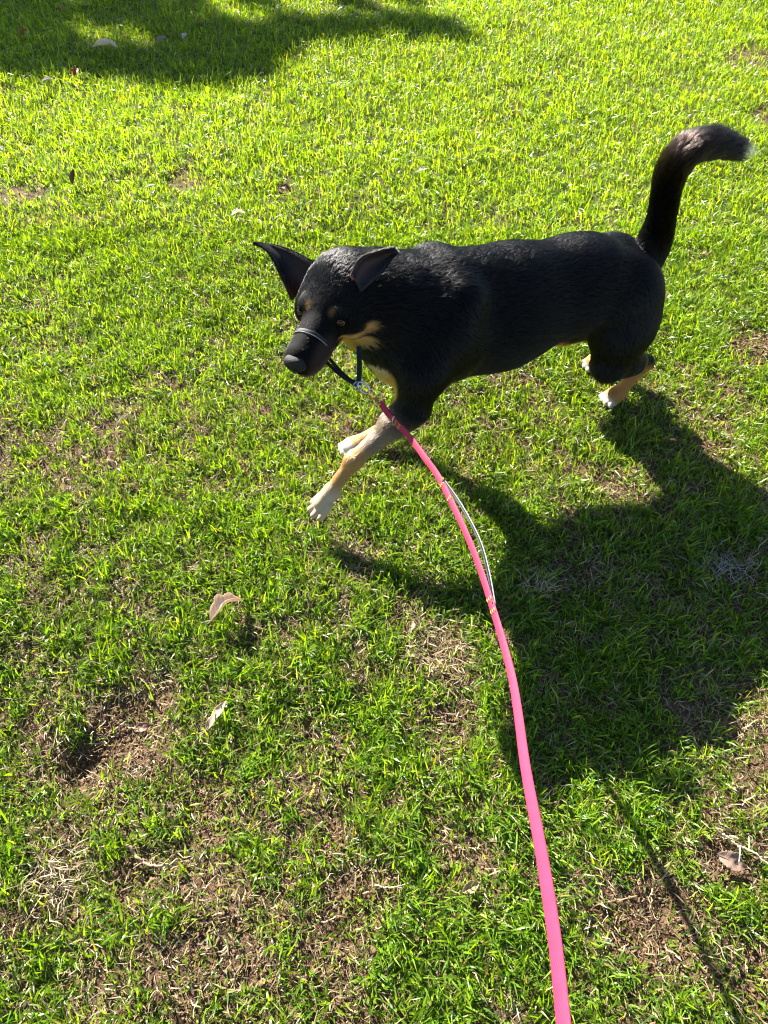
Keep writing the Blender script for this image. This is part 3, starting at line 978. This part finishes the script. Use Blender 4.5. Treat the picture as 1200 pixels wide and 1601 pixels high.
def webbing(name, color, rough=.45, spec=.5):
    m, nt, out = new_mat(name)
    b = nt.nodes.new("ShaderNodeBsdfPrincipled")
    b.inputs['Roughness'].default_value = rough; b.inputs['Specular IOR Level'].default_value = spec
    tc = nt.nodes.new("ShaderNodeTexCoord")
    wv = nt.nodes.new("ShaderNodeTexWave"); wv.inputs['Scale'].default_value = 260; wv.inputs['Distortion'].default_value = 1.5
    nz = nt.nodes.new("ShaderNodeTexNoise"); nz.inputs['Scale'].default_value = 60; nz.inputs['Detail'].default_value = 6
    for q in (wv, nz): nt.links.new(tc.outputs['Object'], q.inputs['Vector'])
    mx = nt.nodes.new("ShaderNodeMix"); mx.data_type = 'RGBA'
    mx.inputs[6].default_value = (*[c * .78 for c in color], 1); mx.inputs[7].default_value = (*[min(1, c * 1.15) for c in color], 1)
    nt.links.new(nz.outputs['Fac'], mx.inputs[0]); nt.links.new(mx.outputs[2], b.inputs['Base Color'])
    bp = nt.nodes.new("ShaderNodeBump"); bp.inputs['Strength'].default_value = .25; bp.inputs['Distance'].default_value = .0006
    nt.links.new(wv.outputs['Fac'], bp.inputs['Height']); nt.links.new(bp.outputs[0], b.inputs['Normal'])
    nt.links.new(b.outputs[0], out.inputs[0])
    return m
M_PINK = webbing("pink_webbing", (.34, .020, .058), .60, .2)
M_BLACKWEB = webbing("black_webbing", (.012, .012, .014), .6, .3)
M_PALE_EDGE = plain("piping_and_lit_edge", (.20, .205, .21), .5, spec=.4)  # handle's reflective edge, and the painted light on the nose band's edge
M_BRASS = plain("brass", (.62, .44, .12), .28, 1.0, noise=.25, nscale=300)
M_STEEL = plain("steel", (.40, .40, .40), .25, 1.0, noise=.15, nscale=300)
M_THREAD = plain("yellow_thread", (.62, .46, .05), .7)

MAT_DOG = Matrix.Translation(DOG_AT) @ Matrix.Rotation(DOG_TURN, 4, 'Z')
_R = np.array(MAT_DOG.to_3x3()); _O = np.array(DOG_AT)
def wd(p): return np.asarray(p, float) @ _R.T + _O          # dog frame to world
RING = wd((.838, .145, .438))

halter = empty("head_halter", wd(hp(.05, 0, -.02)))
tag(halter, "black head halter looped round the dog's muzzle with straps under its chin", "halter")
HLOC = np.array(halter.location)
ang = np.linspace(0, 2 * math.pi, 49)[:-1]
def muzzle_loop(f, ex=0.0):
    c = hp(f, 0, -.024)
    return wd([c + HR * (.0405 + ex) * math.sin(a) + HU * ((.0500 if math.cos(a) > 0 else .052) + ex) * math.cos(a) + HF * (.012 * math.cos(a)) for a in ang]) - HLOC
lp = muzzle_loop(.050)
swept("nose_band", lp, band_section(.0085, .0022), unit(lp - lp.mean(0)), M_BLACKWEB, halter, True)
lp2 = muzzle_loop(.0545, .0012)
swept("piping_lit_edge", lp2, round_section(.0009, 6), unit(lp2 - lp2.mean(0)), M_PALE_EDGE, halter, True)  # grey line painting sunlight along the band's upper edge
# neck loop behind the ears
NC_ = wd(hp(-.105, 0, -.02)) - HLOC
nr = _R @ HR; nu = _R @ HU; nf = _R @ HF
nl = np.array([NC_ + nr * .074 * math.sin(a) + nu * .068 * math.cos(a) + nf * (-.035 * math.cos(a)) for a in ang])
swept("neck_band", nl, band_section(.012, .0022), unit(nl - NC_), M_BLACKWEB, halter, True)
RL = RING - HLOC
VIEWN = np.array([0, -.62, .78])
for dx in (-.0045, .0055):
    a0 = wd(hp(.046, -.020, -.066)) - HLOC + np.array([dx, 0, dx * .6])
    pth = spline([a0, a0 * .5 + RL * .5 + np.array([0, 0, -.006]), RL + np.array([dx * .4, 0, .002])], 12)
    swept("chin_strap", pth, band_section(.0075, .002), VIEWN, M_BLACKWEB, halter)
b0 = wd((.800, .072, .475)) - HLOC
swept("cheek_strap", spline([b0, b0 * .5 + RL * .5 + np.array([.003, -.006, 0]), RL + np.array([.002, 0, .002])], 12), band_section(.0105, .0022), VIEWN, M_BLACKWEB, halter)
rg = np.array([RL + np.array([1, 0, 0]) * .0085 * math.sin(a) + np.array([0, .78, .62]) * .0085 * math.cos(a) for a in ang[::2]])
swept("ring", rg, round_section(.0016, 8), unit(rg - RL), M_STEEL, halter, True)

# ---- leash
leash = empty("leash", RING)
tag(leash, "pink webbing leash running from the dog's halter to the photographer", "leash")
LL = np.array(leash.location)
HK = np.array([(-.053, 1.201, .433), (-.042, 1.2, .426), (-.027, 1.198, .411), (-.013, 1.195, .396), (0, 1.19, .379)]) - LL
hookdir = unit(HK[-1] - HK[0]); hx = unit(np.cross(hookdir, VIEWN)); hy = np.cross(hookdir, hx)
# snap hook: open oval of the hook, its gate, barrel, swivel eye
oval = np.array([HK[1] + hookdir * .016 * math.cos(a) + hx * .0085 * math.sin(a) for a in ang[::2]])
snap = swept("snap_hook", oval, round_section(.0025, 8), unit(oval - HK[1] + 1e-6), M_STEEL, leash, True)
bar = np.array([HK[1] + hookdir * s_ for s_ in np.linspace(.013, .034, 8)])
swept("barrel", bar, np.array([round_section(r, 12) for r in (.005, .0068, .0074, .006, .0074, .0074, .0065, .005)]), hx, M_BRASS, snap)
gate = np.array([HK[1] + hx * .0085 + hookdir * s_ for s_ in np.linspace(-.011, .012, 5)])
swept("gate", gate, round_section(.0019, 8), hy, M_BRASS, snap)
tr = np.array([HK[1] - hx * (.008 + q) + hookdir * .004 for q in np.linspace(0, .008, 4)])
swept("thumb_catch", tr, round_section(.0024, 8), hookdir, M_BRASS, snap)
sw = np.array([HK[1] + hookdir * (.042 + .009 * math.cos(a)) + hx * .009 * math.sin(a) for a in ang[::2]])
swept("swivel_eye", sw, round_section(.0021, 8), unit(sw - sw.mean(0)), M_BRASS, snap, True)
START = HK[1] + hookdir * .047 + LL
PATH = [START, (.011, 1.172, .374), (.029, 1.134, .383), (.052, 1.092, .390), (.080, 1.027, .399), (.108, .955, .410), (.146, .777, .456), (.165, .632, .494), (.175, .485, .541),
        (.162, .327, .632), (.151, .213, .720), (.137, .126, .804), (.125, .060, .860), (.115, .000, .905), (.105, -.09, .95), (.10, -.18, .985)]
lp = spline(PATH, 170)
t_ = unit(np.gradient(lp, axis=0))
s01 = np.linspace(0, 1, len(lp))
roll_ = np.interp(s01, [0, .10, .22, .33, .45, .6, .75, 1], [1.0, 1.05, .95, .85, .85, .80, .75, .7])
roll_ = roll_ + .14 * np.sin(s01 * 17 + .6) * np.clip(s01 * 6 - .8, 0, 1)
up0 = unit(np.array([0, 0, 1.]) - t_ * t_[:, 2:3]); sd0 = np.cross(t_, up0)
nrm_ = up0 * np.cos(roll_)[:, None] + sd0 * np.sin(roll_)[:, None]
swept("strap", lp - LL, band_section(.0128, .0018), nrm_, M_PINK, leash)
# folded end of the strap stitched round the swivel eye
swept("strap_fold", lp[2:30] - LL - nrm_[2:30] * .0036, band_section(.0118, .0018), nrm_[2:30], M_PINK, leash)
# loop at the hand, out of the picture
hl = spline([(.10, -.18, .985), (.078, -.25, 1.01), (.058, -.31, 1.04), (.09, -.34, 1.06), (.125, -.28, 1.03), (.110, -.19, .988)], 40)
swept("hand_loop", hl - LL, band_section(.0165, .0030), np.array([.3, .2, 1.]), M_PINK, leash)
# second, black handle strap lying beside the pink one, white piping along its top edge
tp = spline([(.111, .954, .416), (.1425, .886, .418), (.163, .794, .444), (.1685, .712, .470), (.168, .631, .497)], 40)
hn = unit(np.array([.25, -.55, .78]))
hs = swept("traffic_handle", tp - LL, band_section(.0062, .0018), hn, M_BLACKWEB, leash)
tt = unit(np.gradient(tp, axis=0)); up1 = unit(np.array([0, 0, 1.]) - tt * tt[:, 2:3])
sd1 = np.cross(hn, tt)
sd1 = sd1 * np.sign(sd1[:, :1])
swept("piping_lit_edge", tp - LL + sd1 * .0034 + hn * .0008, round_section(.0012, 8), hn, M_PALE_EDGE, hs)
def stitch(p, t, n):
    s_ = np.cross(t, n)
    for k in (-1, 0, 1):
        c = p + s_ * k * .0042 + n * .0019 - LL
        pts_ = np.array([c - t * .004, c + n * .0006, c + t * .004])
        swept("stitch", pts_, round_section(.0007, 6), n, M_THREAD, leash)
for i in (20, 24, int(170 * 5.05 / 15), int(170 * 5.35 / 15), int(170 * 6.9 / 15), int(170 * 7.1 / 15)):
    stitch(lp[i], t_[i], nrm_[i])
# small steel D-ring riding on the strap near the hook
dr = np.array([lp[17] - LL + np.array([0, 0, -1.]) * .0105 * math.cos(a) + unit([.25, .6, 0.2]) * .006 * math.sin(a) for a in ang[::2]])
swept("d_ring", dr, round_section(.0015, 8), unit(dr - dr.mean(0)), M_STEEL, leash, True)
# ------------------------------------------------------------------ fallen leaves, straw tufts and twigs on the lawn
def colored(name, trans=.25, rough=.55):
    return leafy(name, .34, rough, .35, (1.15, 1.0, .85))
M_LEAF = colored("dry_leaf")

def leaf(name, label, x, y, length, width, color, rz=0., pitch=0., rollx=0., lobes=0, curl=1.0, arch=.15, lift=.012, stem=.3, group=None, seed=1, flat=False):
    """a fallen leaf with a cupped, arched blade, a midrib and a stalk"""
    rng = np.random.default_rng(seed)
    root = empty(name, (x, y, float(height(np.array([x]), np.array([y]))[0]) + lift), (rollx, pitch, rz))
    tag(root, label, "leaf", group)
    nu, nw = 40, 13
    u = np.linspace(0, 1, nu); w = np.linspace(-1, 1, nw)
    prof = np.sin(np.pi * np.clip(u * .97 + .02, 0, 1)) ** .75
    if lobes: prof = prof * (.62 + .38 * np.abs(np.sin(np.pi * lobes * u + .4)) ** .7)
    prof = prof * (1 + rng.normal(0, .05, nu))
    Lx = (u - .5) * length
    half = prof * width / 2
    Yv = half[:, None] * w[None]
    ca = curl * np.abs(w)[None] ** 1.5
    Zv = half[:, None] * np.sin(np.clip(ca, 0, 1.4)) * .8 + (arch * length * (np.sin(np.pi * u)))[:, None]
    Yv = Yv * np.cos(np.clip(ca * .8, 0, 1.3))
    Zv = Zv + (noise2(Lx[:, None] + 0 * Yv, Yv + 3 * seed, length * .16, seed) - .5) * length * .07
    Xv = Lx[:, None] + 0 * Yv
    V = np.stack([Xv, Yv, Zv], -1).reshape(-1, 3)
    Q = [(i * nw + j, (i + 1) * nw + j, (i + 1) * nw + j + 1, i * nw + j + 1) for i in range(nu - 1) for j in range(nw - 1)]
    me = mesh_np("leaf_blade", V, quads=Q)
    c = np.asarray(color)[None] * (.85 + .3 * noise2(V[:, 0], V[:, 1] + seed, length * .2, seed + 3))[:, None]
    ww = np.tile(w, (nu, 1)).ravel(); uu = np.repeat(u, nw)
    c = c * (1 - .28 * (np.sin((uu * 9 - np.abs(ww) * 1.6) * 2 * math.pi) > .72))[:, None]      # side veins
    set_color(me, c)
    o = link("leaf_blade", me, M_LEAF, root)
    md = o.modifiers.new("thickness", 'SOLIDIFY'); md.thickness = .0006
    mid = np.stack([Lx[1:-1], 0 * Lx[1:-1], arch * length * np.sin(np.pi * u[1:-1]) - .0004], 1)
    V, T, Qd = sweep(mid, np.array([round_section(max(.0004, .0011 * (1 - .7 * q)), 6) for q in u[1:-1]]), np.array([0, 0, 1.]))
    me = mesh_np("midrib", V, tris=T, quads=Qd); set_color(me, np.tile(np.asarray(color) * .7, (len(V), 1)))
    link("midrib", me, M_LEAF, root)
    sp = spline([(-.5 * length, 0, 0), (-.5 * length - stem * length * .5, .004, .002), (-.5 * length - stem * length, .002, .008)], 8)
    V, T, Qd = sweep(sp, round_section(.0009, 6), np.array([0, 0, 1.]))
    me = mesh_np("stalk", V, tris=T, quads=Qd); set_color(me, np.tile(np.asarray(color) * .6, (len(V), 1)))
    link("stalk", me, M_LEAF, root)
    return root

BUFF = (.62, .45, .30); BROWN = (.20, .10, .05); RUST = (.36, .075, .03); CREAM = (.82, .74, .62); GREYB = (.33, .25, .20)
leaf("fallen_leaf", "curled buff lobed leaf lying left of the dog's raised paw", -.352, .914, .085, .060, (.66, .54, .42), .75, .05, -.30, 3, 1.1, .20, .030, .25, seed=2)
leaf("fallen_leaf", "narrow pale pink leaf upright in the grass below the curled leaf", -.346, .669, .075, .020, (.60, .42, .30), 1.05, -.12, .1, 2, .4, .06, .022, .5, seed=3)
leaf("fallen_leaf", "cream curled leaf at the near edge of the tree shade", -1.332, 4.041, .115, .085, CREAM, .15, .05, -.35, 0, .8, .10, .045, .35, seed=4)
leaf("fallen_leaf", "white crumpled leaf just above the dog's pricked ear", -.518, 2.545, .050, .038, (.85, .82, .78), .6, .2, -.3, 2, .9, .15, .034, .2, seed=5)
leaf("fallen_leaf", "dark brown leaf in a gap of turf above the dog's head", -.376, 2.787, .055, .036, BROWN, -.5, .1, .2, 0, .9, .2, .012, .2, seed=6)
leaf("fallen_leaf", "thin dark brown leaf standing in the left grass", -1.178, 2.82, .055, .022, (.16, .08, .045), 1.3, -.9, .3, 0, .6, .1, .038, .2, seed=7)
leaf("fallen_leaf", "red leaf inside the tree shade at the far left", -1.775, 4.222, .045, .030, RUST, .4, -.6, .3, 0, .7, .1, .04, .2, seed=8)
leaf("fallen_leaf", "red leaf lying in the sun just below the tree shade", -1.405, 3.765, .045, .032, RUST, 1.4, -.3, .3, 0, .7, .1, .040, .2, seed=9)
leaf("fallen_leaf", "rust leaf at the very top edge left of centre", -.481, 4.70, .060, .04, (.45, .14, .06), .2, -.3, .3, 0, .7, .1, .045, .2, seed=10)
leaf("fallen_leaf", "grey brown leaf in the middle of the tree shade", -1.082, 4.142, .055, .035, GREYB, .9, -.2, .2, 0, .7, .1, .040, .2, seed=11)
leaf("fallen_leaf", "small orange leaf in the top left corner of the shade", -1.69, 4.57, .045, .03, (.42, .13, .05), -.4, -.3, .2, 0, .7, .1, .042, .2, seed=12)
leaf("fallen_leaf", "pale leaf scrap right of the cream leaf in shade", -.98, 4.20, .040, .026, (.6, .55, .52), 1.1, -.3, .1, 0, .7, .1, .042, .2, seed=13)
leaf("fallen_leaf", "broad grey brown leaf half sunk in grass at lower right", .632, .387, .052, .034, (.30, .205, .15), -.45, .12, .15, 0, .5, .08, .020, .2, seed=14)
leaf("fallen_leaf", "small tan leaf right of the leash near the bottom", .155, .345, .034, .022, (.50, .34, .21), .5, .1, .2, 0, .6, .1, .014, .2, seed=15)
leaf("fallen_leaf", "brown leaf fragment in the bare patch at the left", -.50, .655, .034, .022, (.34, .20, .13), .3, .1, .1, 0, .5, .1, .010, .2, seed=16)
leaf("fallen_leaf", "tan leaf scrap below the dog's chest shadow edge", .06, .885, .035, .020, (.48, .33, .20), 1.2, .1, .1, 0, .6, .1, .012, .2, seed=17)
leaf("fallen_leaf", "pale leaf scrap in open grass above the dog's back", .148, 2.869, .045, .02, (.6, .5, .36), .2, -.2, .1, 0, .6, .1, .034, .2, seed=18)
leaf("fallen_leaf", "small white leaf at left below the tree shade", -1.52, 3.70, .05, .022, (.75, .72, .68), .1, -.2, .1, 0, .6, .1, .036, .2, seed=19)

def twig(label, pts_, r0, r1, color, name="twig", side=None):
    root = empty(name, pts_[0])
    tag(root, label, "twig")
    p = spline(np.asarray(pts_), 26) - np.asarray(pts_[0])
    p = p + np.random.default_rng(len(label)).normal(0, r0 * .35, p.shape)
    mat = plain("twig_bark", color, .85, spec=.2, noise=.45, nscale=120, bump=.5)
    swept("stem", p, np.array([round_section(r, 7) for r in np.linspace(r0, r1, len(p))]), np.array([.1, .2, 1.]), mat, root)
    for k, d_ in (side or []):
        q = spline([p[k], p[k] + np.asarray(d_) * .5 + np.array([0, 0, .003]), p[k] + np.asarray(d_)], 8)
        swept("side_stem", q, np.array([round_section(r, 6) for r in np.linspace(r1 * 1.2, r1 * .6, 8)]), np.array([.1, .2, 1.]), mat, root)
def gz(x, y, dz): return (x, y, float(height(np.array([x]), np.array([y]))[0]) + dz)
twig("bent brown dead runner on the worn turf at lower left", [gz(-.475, .418, .022), gz(-.455, .398, .018), gz(-.430, .385, .016), gz(-.40, .383, .020), gz(-.375, .390, .026)], .0034, .0016, (.34, .22, .14), side=[(10, (-.015, -.012, .004)), (18, (.012, .010, .006))])
twig("forked straw coloured dead stem at the right edge near the bottom", [gz(.625, .430, .030), gz(.648, .412, .026), gz(.672, .400, .028), gz(.70, .375, .024)], .0026, .0014, (.55, .42, .26), side=[(10, (-.012, -.03, .004)), (14, (.004, .022, .006))])
twig("short pale twig under the leash near the picture's bottom", [gz(-.02, .35, .016), gz(.01, .345, .018), gz(.045, .352, .016)], .0018, .001, (.50, .38, .25))

def tuft(name, label, x, y, n, spread, L, color, seed):
    rng = np.random.default_rng(seed)
    r = np.stack([x + rng.normal(0, spread, n), y + rng.normal(0, spread * .8, n)], 1)
    c = np.asarray(color)[None] * rng.uniform(.6, 1.2, (n, 1))
    b_ = blades(r, rng.uniform(L * .5, L, n), rng.uniform(.0010, .0022, n), rng.uniform(0, 6.28, n), rng.uniform(.6, 1.5, n), rng.normal(.2, .5, n), c * .9, c, 3,
                rng.uniform(.006, .022, n), wave=rng.normal(0, .4, n))
    V = b_[0] - np.array([x, y, 0])
    me = mesh_np("straw", V, b_[2], b_[1]); set_color(me, b_[3])
    root = empty(name, (x, y, 0))
    tag(root, label, "dry grass")
    link("straw", me, M_STRAW, root)["kind"] = "stuff"
tuft("straw_tuft", "frayed tuft of pale straw in the dog's shadow beside the leash", .356, .985, 130, .022, .045, (.46, .37, .24), 3)
tuft("straw_tuft", "thin grey dead grass in the dog's shadow at the right edge", .817, 1.04, 120, .040, .05, (.40, .38, .34), 4)
tuft("straw_tuft", "matted ring of dead straw on the bare ground at lower left", -.595, .365, 160, .032, .05, (.56, .44, .29), 5)
tuft("straw_tuft", "heap of dead straw left of the leash in the sun", .115, .825, 170, .040, .05, (.52, .40, .24), 6)

# ------------------------------------------------------------------ the tree beyond the frame whose crown shades the far grass
tree = empty("tree", (-6.6, 12.4, 0))
tag(tree, "leafy tree beyond the top left whose crown shades the far grass", "tree")
TL_ = np.array(tree.location)
SH = [(-1.86, 4.39, .30), (-1.56, 4.06, .16), (-1.64, 3.95, .12), (-1.77, 3.99, .15), (-1.48, 4.56, .16), (-1.22, 3.99, .14), (-1.37, 3.95, .10), (-1.03, 3.91, .16), (-.81, 3.88, .13),
      (-.64, 3.99, .14), (-.97, 4.30, .15), (-.77, 4.30, .16), (-.58, 4.26, .15), (-1.15, 4.43, .13), (-.42, 4.39, .13), (-.26, 4.39, .12), (-.10, 4.43, .11), (.07, 4.45, .12),
      (.21, 4.41, .11), (.34, 4.37, .09), (-1.03, 4.72, .08), (-.69, 4.77, .10), (-.17, 4.78, .08), (.14, 4.80, .07), (-1.41, 4.90, .20), (-1.93, 4.85, .20)]
SH += [(-2.3, 4.5, .35), (-2.5, 5.2, .45), (-1.7, 5.6, .5), (-2.6, 6.2, .6), (-1.2, 6.4, .6), (-2.0, 7.2, .7), (-3.3, 5.6, .6), (-3.4, 6.8, .7), (-.6, 7.1, .5), (-2.9, 4.5, .35)]
rng = np.random.default_rng(77)
sv = np.array([-.95, 1.38, 1.0])
cl = []
for gx_, gy_, r_ in SH:
    z_ = 5.2 + rng.normal(0, .45) + .25 * (gy_ - 4.4)
    cl.append((np.array([gx_, gy_, 0]) + sv * z_, r_))
LV, LT, LC = [], [], []
n0 = 0
for c_, r_ in cl:
    k = int(90 + 4200 * r_ ** 2)
    dv = unit(rng.normal(0, 1, (k, 3))) * (rng.random(k) ** .45)[:, None] * r_ * 1.05
    dv[:, 2] *= .8
    p = c_ + dv - TL_
    ax = unit(rng.normal(0, 1, (k, 3))); bx = unit(np.cross(ax, rng.normal(0, 1, (k, 3))))
    s_ = rng.uniform(.045, .085, k)[:, None]
    q = np.stack([p - ax * s_, p + bx * s_ * .45, p + ax * s_, p - bx * s_ * .45], 1)
    LV.append(q.reshape(-1, 3)); LT.append((np.arange(k) * 4)[:, None] + np.array([0, 1, 2, 3]) + n0); n0 += 4 * k
    LC.append(np.repeat(np.array([.06, .12, .025]) * rng.uniform(.6, 1.4, (k, 1)), 4, 0))
me = mesh_np("crown", np.concatenate(LV), quads=np.concatenate(LT)); set_color(me, np.concatenate(LC))
crown = link("crown", me, M_GRASS, tree)
crown["kind"] = "stuff"
M_BARK = plain("bark", (.13, .10, .075), .9, spec=.2, noise=.4, nscale=14, bump=.8)
tp_ = spline([(0, 0, -.1), (.05, -.05, 1.5), (.0, .05, 3.0), (.1, -.1, 4.6), (.05, -.05, 6.2)], 24)
swept("trunk", tp_, np.array([round_section(r, 14) for r in np.interp(np.linspace(0, 1, 24), [0, .08, .6, 1], [.34, .25, .17, .05])]), np.array([1., 0, 0]), M_BARK, tree)
for i, (c_, r_) in enumerate(cl):
    if i % 3 and i < 26: continue
    e = c_ - TL_
    s0 = tp_[int(np.clip((e[2] - 1.6) / 6.2 * 23, 6, 21))]
    pth = spline([s0, s0 * .55 + e * .45 + np.array([0, 0, .25]), e], 14)
    swept("limb", pth, np.array([round_section(r, 7) for r in np.linspace(.055, .010, 14)]), np.array([.2, 1., .3]), M_BARK, tree)
